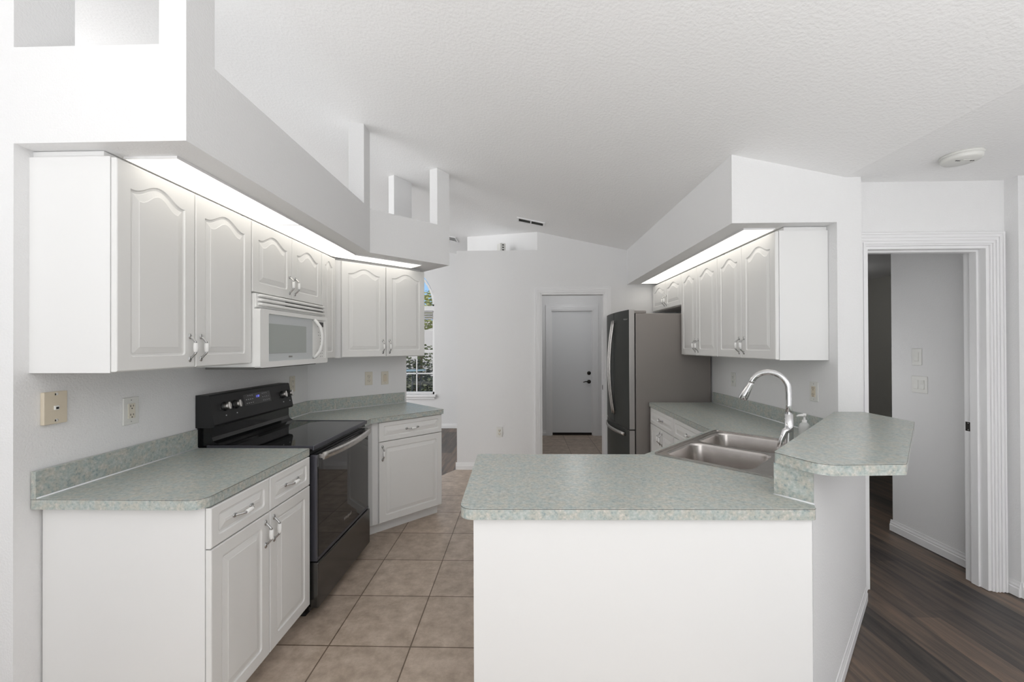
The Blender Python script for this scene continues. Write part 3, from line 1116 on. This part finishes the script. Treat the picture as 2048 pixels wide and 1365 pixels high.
# ------------------------------------------------------------------ range
rg = thing('electric_range', 'black freestanding electric range with glass cooktop between the left base cabinets', 'range', (-1.125, 2.17, 0), L90)
W = .757
def rb(*a, **k):
    b = B(); box(b, *a, **k); return b
obj('body', rb(.003, W - .003, .022, .63, .03, .905, .002), 'black', rg)
bm = B(); box(bm, .004, W - .004, -.002, .58, .905, .922, .004); obj('cooktop', bm, 'blackglass', rg)
bm = B()
for x, y, rr in ((.20, .16, .10), (.56, .16, .085), (.20, .42, .085), (.56, .42, .10)):
    pass
box(bm, .0, W, -.006, .004, .900, .924, .003)
box(bm, .0, .006, -.004, .58, .905, .925, .002)
box(bm, W - .006, W, -.004, .58, .905, .925, .002)
obj('cooktop_trim', bm, 'darkgrey', rg)
bm = B()
def yz(poly, x0, x1, mi=0, b=None):      # profile in (y,z) extruded along x
    b = b if b is not None else B()
    prism(b, poly, x0, x1, mi=mi, mx=Matrix(((0, 0, 1, 0), (1, 0, 0, 0), (0, 1, 0, 0), (0, 0, 0, 1))))
    return b
yz([(.50, .922), (.53, .930), (.552, .945), (.560, .965), (.560, 1.035), (.64, 1.035), (.64, .905), (.50, .905)], .012, W - .012, b=bm)
obj('backguard', bm, 'black', rg)
bm = B()
yz([(.535, 1.035), (.54, 1.022), (.56, 1.018), (.640, 1.018), (.640, 1.195), (.572, 1.195), (.565, 1.19)], 0, W, b=bm)
panel_bm = bm
tilt = math.atan2(.033, .158)
def cpm(x, z):                            # frame on the sloped panel face, z along the face, -y outward
    return T(x, .535 + (z - 1.035) * .033 / .158, z) @ RX(-tilt)
for x in (.098, .186, .652, .728):
    b = B()
    m_ = cpm(x, 1.122) @ RX(PI / 2)
    lathe(b, [(0, 0), (.026, 0), (.026, .004), (.021, .008)], 24, 0, m_)
    lathe(b, [(.0205, .006), (.020, .026), (.0185, .030), (0, .030)], 24, 1, m_)
    box(b, -.006, .006, -.0205, .0205, .026, .036, .002, 1, m_)
    obj('knob', b, ['blackmatte', 'steel'], rg)
b = B(); box(b, -.13, .13, -.0022, .001, -.036, .036, .001, mx=cpm(.39, 1.132)); disp_bm = b
b = panel_bm
for i in range(5):
    for j in range(3):
        for sx in (-1, 1):
            if i < 3 or j != 0:
                xx = .39 + sx * (.05 + .019 * i) 
                if i < 4:
                    box(b, -.004, .004, -.0028, -.002, -.0016, .0016, mi=1, mx=cpm(xx, 1.156 - .022 * j))
for x in (.098, .186, .652, .728):
    for a in range(-3, 4):
        an = PI / 2 + a * .62
        box(b, -.0014, .0014, -.0012, .0, -.0014, .0014, mi=1, mx=cpm(x + .036 * math.cos(an), 1.122 + .036 * math.sin(an)))
    box(b, -.004, .004, -.0012, 0, -.003, .003, mi=1, mx=cpm(x, 1.072))
cp = obj('control_panel', b, ['blackmatte', 'lightmark'], rg)
obj('display', disp_bm, 'blackglass', cp)
b = text_bm('1:20', .020, cpm(.388, 1.138) @ T(0, -.0026, 0) @ RX(PI / 2), .0004); obj('clock_digits', b, 'digits', cp)
od = obj('oven_door', rb(.026, W - .012, -.018, .02, .315, .872, .004), 'blackglass', rg)
b = B(); box(b, .010, .026, -.016, .02, .315, .872, .003); box(b, .010, W - .012, -.0185, .02, .300, .317, .003); obj('door_edge', b, 'darkgrey', od)
b = B()
N = 16
for s0 in range(N):
    pass
pts = []
for i in range(N + 1):
    q = -1 + 2 * i / N
    pts.append((.035 + (W - .07) * i / N, -.042 - .026 * (1 - q * q), .862 - .004 * (1 - q * q)))
prof = [(-.004, -.019), (.004, -.019), (.007, 0), (.004, .019), (-.004, .019), (-.007, 0)]
rings = [[b.verts.new((x, y + a, z + c_)) for a, c_ in prof] for x, y, z in pts]
for i in range(N):
    for k in range(6):
        f = b.faces.new((rings[i][k], rings[i][(k + 1) % 6], rings[i + 1][(k + 1) % 6], rings[i + 1][k])); f.smooth = True
b.faces.new(rings[0]); b.faces.new(rings[-1][::-1])
for x in (.05, W - .05):
    box(b, x - .014, x + .014, -.046, -.014, .848, .872, .003)
obj('oven_handle', b, 'steel', rg)
b = B(); box(b, .006, W - .008, -.028, .02, .052, .296, .006); obj('storage_drawer', b, 'darksteel', rg)
b = B(); box(b, .02, W - .02, .05, .60, 0, .055); obj('plinth', b, 'blackmatte', rg)
b = text_bm('Whirlpool', .026, T(.395, -.0185, .378) @ RX(PI / 2), .0005); obj('badge', b, 'steel', od)

# ------------------------------------------------------------------ microwave
mw = thing('microwave', 'white over-the-range microwave hung beneath the short wall cabinet', 'microwave', (-1.440, 2.1645, 1.343), L90)
MW_W, MW_H = .760, .404
obj('body', rb(0, MW_W, .0, .322, .004, MW_H, .003), 'mwwhite', mw)
b = B()
box(b, .0, MW_W, -.012, .0, .328, MW_H, .002)
for k in range(3):
    z = .346 + k * .0235
    tube(b, [(.012, -.016, z), (.03, -.022, z), (MW_W - .03, -.022, z), (MW_W - .012, -.016, z)], [.006, .0085, .0085, .006], 10, 0)
for k in range(3):
    box(b, .27, .735, -.0135, -.011, .3525 + k * .0235, .3605 + k * .0235, 0, 1)
obj('vent_grille', b, ['mwwhite', 'grille'], mw)
b = B()
fr = [rrect(0, MW_W, .0, .322, .014, 4), rrect(.075, .735, .032, .298, .006, 4)]
prism(b, fr, 0, .034, mx=Matrix(((1, 0, 0, 0), (0, 0, -1, .0), (0, 1, 0, 0), (0, 0, 0, 1))))
bmesh.ops.bevel(b, geom=[e for e in b.edges if all(abs(v.co.y + .034) < 1e-5 for v in e.verts) and len(e.link_faces) == 2 and e.calc_face_angle(0) > .5], offset=.008, segments=3, affect='EDGES')
obj('door_frame', b, 'mwwhite', mw)
md = obj('door_panel', rb(.075, .566, -.024, .0, .032, .298), 'mwglass', mw)
obj('door_window', rb(.092, .486, -.0255, -.0, .076, .245, .001), 'mwwin', md)
b = text_bm('zanu', .014, T(.305, -.0245, .052) @ RX(PI / 2), .0004)
b.free(); b = B(); box(b, .285, .325, -.0248, -.022, .049, .060)
obj('badge', b, 'greymark', md)
cpn = obj('control_panel', rb(.570, .735, -.024, .0, .032, .298), 'mwwhite', mw)
obj('display', rb(.635, .715, -.0255, .0, .252, .284), 'blackglass', cpn)
btn = None
for j in range(9):
    for i in range(3):
        if j < 7 and i == 0: continue
        if btn is None:
            btn = o = obj('button', rb(-.004, .004, -.001, .004, -.0025, .0025), 'greymark', cpn)
        else:
            o = btn.copy(); COL.objects.link(o); o.parent = cpn
        o.location = (.648 + .026 * i, -.024, .045 + .021 * j)
b = B()
pts = [(.583, -.024, .040), (.588, -.040, .052), (.600, -.060, .085), (.606, -.070, .130), (.607, -.072, .168), (.606, -.070, .205), (.600, -.060, .250), (.588, -.040, .283), (.583, -.024, .296)]
tube(b, pts, [.012, .011, .0105, .010, .010, .010, .0105, .011, .012], 12, flat=(1, 1.2))
obj('door_handle', b, 'mwwhite', mw)
obj('grease_filter', rb(.04, .70, .02, .30, -.010, .006, .003), 'grille', mw)

# ------------------------------------------------------------------ refrigerator
FW = .832
fr_ = thing('refrigerator', 'dark stainless french-door refrigerator with freezer drawer at the end of the right counter', 'refrigerator', (1.048, 4.783, 0), R90 + .045)
obj('body', rb(0, FW, 0, .725, .025, 1.764, .004), 'fridgeside', fr_)
obj('plinth', rb(.02, FW - .02, .0, .6, 0, .04), 'blackmatte', fr_)
def curved_door(x0, x1, z0, z1):
    n = 14
    pts = [(x0, -.012)]
    for i in range(n + 1):
        x = x0 + (x1 - x0) * i / n
        q = (x - FW / 2) / (FW / 2)
        pts.append((x, -.066 - .030 * (1 - q * q)))
    pts.append((x1, -.012))
    b = B()
    prism(b, round_poly(pts, [0, .008] + [0] * (n - 1) + [.008, 0], 3), z0, z1)
    bmesh.ops.recalc_face_normals(b, faces=b.faces[:])
    for f in b.faces:
        f.normal_update()
        nrm = f.normal
        f.material_index = 0 if abs(nrm.y) > .55 else 1
    return b
for x0, x1 in ((0, FW / 2 - .002), (FW / 2 + .002, FW)):
    dd = obj('door', curved_door(x0, x1, .652, 1.80), ['fridgefront', 'fridgeedge'], fr_)
    s = -1 if x0 == 0 else 1
    hx = FW / 2 + s * .032
    b = B()
    pts, rr = [], []
    for i in range(21):
        q = -1 + i / 10
        pts.append((hx, -.104 - .046 * (1 - q * q), 1.229 + q * .487)); rr.append(.0115)
    tube(b, pts, rr, 12, flat=(1, 1))
    for zz in (.752, 1.706):
        box(b, hx - .008, hx + .008, -.104, -.085, zz - .012, zz + .012, .002)
    obj('handle', b, 'steel', dd)
    if s == 1:
        b = text_bm('Whirlpool', .022, T(FW - .075, -.0772, 1.705) @ RZ(.118) @ RX(PI / 2), .0004)
        obj('badge', b, 'greymark', dd)
fz = obj('freezer_drawer', curved_door(0, FW, .06, .640), ['fridgefront', 'fridgeedge'], fr_)
b = B()
pts = []
for i in range(17):
    q = -1 + i / 8
    pts.append((FW / 2 + q * .34, -.088 - .050 * (1 - q * q), .592))
tube(b, pts, .016, 12, flat=(1.1, .7))
for x in (FW / 2 - .32, FW / 2 + .32):
    box(b, x - .012, x + .012, -.098, -.07, .580, .602, .002)
obj('handle', b, 'steel', fz)
for x0 in (.0, FW - .09):
    obj('hinge_cover', rb(x0 + .005, x0 + .085, -.045, .105, 1.764, 1.792, .006), 'fridgeside', fr_)

# ------------------------------------------------------------------ sink
sk = thing('kitchen_sink', 'double-bowl stainless steel sink set diagonally in the peninsula corner', 'sink', (SO.x, SO.y, ZC), D45)
bowls = [(.030, .392, -SD + .105, -.035), (.418, SL - .030, -SD + .105, -.035)]
b = B()
outer_l = rrect(0, SL, -SD, 0, .022)
prism(b, [outer_l] + [rrect(*w_, .06) for w_ in bowls], .0005, .005)
bmesh.ops.remove_doubles(b, verts=b.verts[:], dist=1e-5)
obj('rim', b, 'sinksteel', sk)
b = B()
o_out = rrect(.0, SL, -SD, 0, .022); o_in = rrect(.012, SL - .012, -SD + .012, -.012, .014)
prism(b, [o_out, o_in], .004, .0085)
obj('rim_bead', b, 'sinksteel', sk)
for w_ in bowls:
    b = B()
    rows = []
    for ins, z, r_ in ((-.004, .0052, .064), (.0, .003, .06), (.004, -.01, .058), (.010, -.12, .055), (.016, -.165, .05), (.035, -.185, .045), (.07, -.190, .03)):
        rows.append([b.verts.new((x, y, z)) for x, y in rrect(w_[0] + ins, w_[1] - ins, w_[2] + ins, w_[3] - ins, r_)])
    for a, c_ in zip(rows[:-1], rows[1:]):
        n = len(a)
        for i in range(n):
            f = b.faces.new((a[i], a[(i + 1) % n], c_[(i + 1) % n], c_[i])); f.smooth = True
    b.faces.new(rows[-1])
    bo = obj('bowl', b, 'sinksteel', sk, recalc=True)
    b = B()
    lathe(b, [(.045, 0), (.043, .004), (.030, .001), (0, -.002)], 20, mx=T((w_[0] + w_[1]) / 2, (w_[2] + w_[3]) / 2, -.1895))
    obj('drain', b, 'steel', bo)
# faucet on the sink deck
fp = sink_pt(SL / 2, -SD + .048)
fc = thing('faucet', 'chrome gooseneck pull-down faucet behind the sink', 'faucet', (fp[0], fp[1], ZC + .006), D45)
b = B()
lathe(b, [(0, 0), (.027, 0), (.027, .006), (.022, .012), (.0195, .03), (.0185, .12), (.0175, .205), (.0, .205)], 24)
obj('base', b, 'chrome', fc)
b = B()
pts = [(0, 0, .205), (0, 0, .25), (0, 0, .30)]
R_ = .083
for i in range(1, 17):
    a = PI * i / 17.5
    pts.append((0, R_ - R_ * math.cos(a), .32 + R_ * math.sin(a)))
tube(b, pts, .0135, 16)
obj('spout', b, 'chrome', fc)
e_ = Vector(pts[-1]); dv = (Vector(pts[-1]) - Vector(pts[-2])).normalized()
dv = (dv + Vector((0, .10, 0))).normalized()
b = B()
tube(b, [e_ - dv * .004, e_, e_ + dv * .02, e_ + dv * .06, e_ + dv * .088, e_ + dv * .092], [.0138, .0145, .0155, .020, .0215, .019], 18)
sh = obj('spray_head', b, 'chrome', fc)
for tt, l_ in ((.030, .006), (.058, .013)):
    b = B()
    c0 = e_ + dv * tt + Vector((.0175, -.004, 0))
    tube(b, [c0 - dv * l_, c0 - dv * l_ * .6, c0 + dv * l_ * .6, c0 + dv * l_], [.004, .0065, .0065, .004], 10)
    obj('spray_button', b, 'blackmatte', sh)
b = B()
tube(b, [(-.010, .0, .135), (-.024, .010, .125), (-.034, .022, .085), (-.046, .036, .035)], [.016, .0155, .012, .007], 14)
obj('lever', b, 'chrome', fc)
# soap dispenser
sd = thing('soap_dispenser', 'small translucent white pump soap bottle on the counter behind the faucet', 'soap bottle', (1.60, 2.37, ZC + .0008))
b = B()
lathe(b, [(0, 0), (.024, 0), (.027, .004), (.027, .075), (.024, .092), (.014, .102), (.011, .104), (0, .104)], 24)
obj('bottle', b, 'soap', sd)
b = B()
lathe(b, [(.0125, .098), (.0125, .116), (.006, .118), (.005, .138), (.0, .138)], 16)
tube(b, [(0, 0, .140), (-.012, .004, .142), (-.028, .008, .140), (-.036, .010, .134)], [.009, .008, .006, .004], 10)
lathe(b, [(0, .134), (.010, .134), (.010, .150), (.007, .153), (0, .153)], 16)
obj('pump', b, 'ceramic', sd)

# ------------------------------------------------------------------ wall plates (local: x right, z up, -y outward)
def plate_base(r, w, h, th, m, bev=.003):
    return obj('plate', rb(-w / 2, w / 2, -th, 0, -h / 2, h / 2, bev, seg=3), m, r)
def screw(b, z, th, mi=0, r=.0028, x=0):
    lathe(b, [(0, 0), (r, 0), (r * .8, .0008), (0, .001)], 10, mi, mx=T(x, -th, z) @ RX(PI / 2))
def sockets(r, th, m, decora=False):
    b = B()
    if decora:
        box(b, -.0165, .0165, -th - .003, -th + .001, -.033, .033, .001)
    for s in (-1, 1):
        z = s * .0195
        if not decora:
            mx_ = T(0, -th + .0005, z) @ RX(PI / 2) @ Matrix.Diagonal((1, .82, 1, 1))
            lathe(b, [(0, 0), (.0165, 0), (.0165, .0026), (.0155, .0034), (0, .0034)], 20, 0, mx_)
        y0 = -th - .0036
        for x, hh in ((-.0065, .0046), (.0065, .0038)):
            box(b, x - .0011, x + .0011, y0, -th, z + .003 - hh, z + .003 + hh, 0, 1)
        lathe(b, [(0, 0), (.0026, 0), (.0026, .0008), (0, .0008)], 8, 1, mx=T(0, y0 + .0004, z - .0085) @ RX(PI / 2))
    obj('receptacle', b, [m, 'hole'], r)
def outlet(label, loc, rot, pm='almond', rm='almond', decora=False, w=.071, h=.121):
    r = thing('wall_outlet', label, 'outlet', loc, rot)
    plate_base(r, w, h, .0065, pm)
    sockets(r, .0065, rm, decora)
    for z in ([.048, -.048] if decora else [0]):
        b = B(); screw(b, z, .0065 if decora else .0068); obj('screw', b, 'greymark', r)
    return r
# phone jack plate
r = thing('phone_jack', 'thick ivory wall-phone jack plate above the left foreground countertop', 'phone jack', (XL, 1.497, 1.2315), L90)
plate_base(r, .079, .121, .015, 'ivory', .003)
b = B(); box(b, -.008, .008, -.021, -.014, -.008, .008, .002, 0); box(b, -.0045, .0045, -.0215, -.019, -.005, .003, 0, 1)
obj('jack', b, ['plate', 'hole'], r)
for z in (.051, -.047):
    b = B()
    lathe(b, [(0, 0), (.006, 0), (.005, .002), (0, .002)], 14, 0, mx=T(.002, -.0145, z) @ RX(PI / 2))
    box(b, -.004, -.001, -.0168, -.0145, z - .004, z + .003, 0, 1)
    obj('stud', b, ['plate', 'hole'], r)
outlet('white-framed outlet with ivory sockets on the wall left of the range', (XL, 1.8025, 1.171), L90, 'plate', 'almond', True, .075, .122)
outlet('ivory outlet half hidden behind the right end of the range back panel', (XL, 3.10, 1.17), L90, 'almond', 'almond', True)
def dpt(s): return (WEND[0] - s * .70711, WEND[1] - s * .70711)
outlet('almond duplex outlet on the angled wall, left one beside the slide switch', (-1.399, 3.696, 1.165), D45, 'almond', 'almond')
r = thing('wall_switch', 'almond slide switch plate on the angled wall, right of the duplex outlet', 'switch', (-1.2885, 3.8065, 1.161), D45)
plate_base(r, .071, .121, .0065, 'almond')
b = B(); box(b, -.016, .016, -.0095, -.006, -.033, .033, .001); box(b, -.009, .009, -.0115, -.009, -.030, -.022, .0005)
box(b, -.010, .010, -.0100, -.0093, .030, .0335, 0, 1); box(b, -.006, .006, -.0072, -.0064, -.046, -.0435, 0, 1)
obj('slider', b, ['ivory', 'greymark'], r)
outlet('white outlet on the right wall nearest the refrigerator', (XR, 3.589, 1.16), R90, 'plate', 'plate', True)
outlet('ivory outlet on the right wall behind the soap bottle', (XR, 2.61, 1.165), R90, 'plate', 'ivory', True, .075, .122)
outlet('white duplex outlet low on the back wall left of the laundry doorway', (-.273, YB, .442), 0, 'plate', 'almond')
def rocker(label, loc, rot, n, w):
    r = thing('wall_switch', label, 'switch', loc, rot)
    plate_base(r, w, .122, .0065, 'plate', .003)
    for i in range(n):
        x = (i - (n - 1) / 2) * .046
        b = B()
        box(b, x - .0168, x + .0168, -.0075, -.006, -.0338, .0338, .0004)
        yz([(-.0075, -.032), (-.0110, -.030), (-.0085, .0), (-.0125 if i else -.009, .032), (-.0075, .032)], x - .0150, x + .0150, b=b)
        obj('rocker', b, 'plate', r)
rocker('single white rocker switch on the bedroom wall above the double one', (2.893, 3.076, 1.3665), R90, 1, .072)
rocker('double white rocker switch on the bedroom wall below the single one', (2.893, 3.0575, 1.165), R90, 2, .117)

# ------------------------------------------------------------------ ceiling and ledge details
sl = math.atan(.217)
def on_slope(x, y): return T(x, y, ceil_z(x)) @ RY(sl)
def vent(label, x, y, w, d, sm_='grille', bm_='ventback'):
    r = thing('ceiling_vent', label, 'vent', (0, 0, 0))
    r.matrix_world = on_slope(x, y)
    b = B()
    prism(b, [rrect(-w / 2, w / 2, -d / 2, d / 2, .002, 2), rrect(-w / 2 + .02, w / 2 - .02, -d / 2 + .02, d / 2 - .02, .002, 2)], -.011, .002)
    box(b, -.006, .006, -d / 2 + .018, d / 2 - .018, -.010, .0)
    obj('frame', b, 'trim', r)
    b = B(); box(b, -w / 2 + .018, w / 2 - .018, -d / 2 + .018, d / 2 - .018, -.001, .001); obj('backing', b, bm_, r)
    n = 7
    for k in range(n):
        yy = -d / 2 + .02 + (d - .04) * (k + .5) / n
        b = B()
        box(b, -w / 2 + .02, w / 2 - .02, -.006, .006, -.0006, .0006, mx=T(0, yy, -.003) @ RX(.6))
        obj('slat', b, sm_, r)
vent('slotted white air vent on the sloped ceiling near the back wall, dark slats', .10, 4.48, .31, .15)
vent('pale air vent on the sloped ceiling partly hidden behind the ledge post', -1.13, 6.10, .34, .28, 'trim', 'greymark')
sm = thing('smoke_detector', 'round white smoke detector on the flat ceiling at right', 'smoke detector', (2.255, 2.155, 2.43))
b = B(); lathe(b, [(0, 0), (.082, 0), (.082, -.008), (.078, -.011)], 36); obj('base', b, 'plate', sm)
b = B(); lathe(b, [(.076, -.010), (.079, -.012), (.078, -.026), (.070, -.034), (0, -.037)], 36); obj('cover', b, 'plate', sm)
for k in (-4, -3, -2, 2, 3, 4):
    b = B()
    lathe(b, [(0, 0), (.0042, 0), (.0042, -.001), (0, -.001)], 10, mx=T(k * .0105, -.012 - abs(k) * .001, -.0362))
    obj('vent_hole', b, 'hole', sm)
b = B(); box(b, -.022, .022, -.030, -.010, -.0385, -.036, .001); obj('test_button', b, 'plate', sm)
pb_ = thing('outlet_box', 'small white box with three dark sockets on the ledge left of the laundry doorway', 'outlet box', (-.25, 5.03, 2.582), .55)
obj('case', rb(-.038, .038, -.035, .05, 0, .132, .004), 'plate', pb_)
for k in range(3):
    obj('socket', rb(-.010, .012, -.0365, -.034, (.050, .080, .110)[k] - .007, (.050, .080, .110)[k] + .007, .001), 'hole', pb_)

# ------------------------------------------------------------------ outside the arched window
bm = B(); prism(bm, [(-30, 7.4), (20, 7.4), (20, 60), (-30, 60)], -.3, -.15); struct('ground', bm, 'grass')
def leaves(b, c, rad, n, s):
    for _ in range(n):
        while True:
            p = Vector((random.uniform(-1, 1), random.uniform(-1, 1), random.uniform(-1, 1)))
            if .25 < p.length < 1: break
        q = Vector((c[0] + p.x * rad[0], c[1] + p.y * rad[1], c[2] + p.z * rad[2]))
        m_ = Matrix.Translation(q) @ Matrix.Rotation(random.uniform(0, 6), 4, 'Z') @ Matrix.Rotation(random.uniform(-1.3, 1.3), 4, 'X')
        k = s * random.uniform(.6, 1.3)
        vs = [b.verts.new(m_ @ Vector(v)) for v in ((-k * .4, 0, 0), (0, -k * .25, .1 * k), (k * .6, 0, 0), (0, k * .25, .1 * k))]
        b.faces.new(vs)
def plant(name, label, cat, loc, rad, n, s, m, trunk):
    r = thing(name, label, cat, (loc[0], loc[1], -.15))
    b = B(); leaves(b, (0, 0, loc[2] + .15), rad, n, s); obj('foliage', b, m, r, recalc=False)
    b = B(); tube(b, [(0, 0, 0), (.03, .02, (loc[2] + .15) * .6), (0, 0, loc[2] + .15)], [trunk, trunk * .8, trunk * .5], 8); obj('trunk', b, 'bark', r)
plant('shrub', 'dark leafy shrub close outside the lower half of the arched window', 'shrub', (-2.45, 9.3, .55), (.75, .5, .62), 1500, .09, 'leafdark', .03)
plant('hedge_bush', 'green round bush beyond the dark shrub outside the window', 'shrub', (-3.2, 12.5, .75), (1.3, .8, .85), 1500, .13, 'leaf', .05)
plant('tree', 'pale sunlit tree crown behind the neighbouring house outside the window', 'tree', (-4.4, 17.5, 3.0), (2.2, 1.2, .85), 1800, .22, 'leafpale', .12)
hs_ = thing('neighbour_house', 'pale stucco house across the yard seen through the arched window', 'house', (-5, 21, -.15))
obj('house_wall', rb(-6, 6, 0, 4, 0, 2.9), 'stucco', hs_)
pt = thing('patio_table', 'dark patio table with bluish glass top just outside the arched window', 'table', (-2.35, 8.35, -.15))
b = B(); lathe(b, [(0, 1.10), (.36, 1.10), (.37, 1.11), (.36, 1.12), (0, 1.12)], 28); obj('table_top', b, 'patioglass', pt)
for a in range(4):
    b = B(); an = a * PI / 2 + .6
    tube(b, [(.34 * math.cos(an), .34 * math.sin(an), 0), (.25 * math.cos(an), .25 * math.sin(an), .6), (.3 * math.cos(an), .3 * math.sin(an), 1.10)], .016, 8)
    obj('leg', b, 'patio', pt)
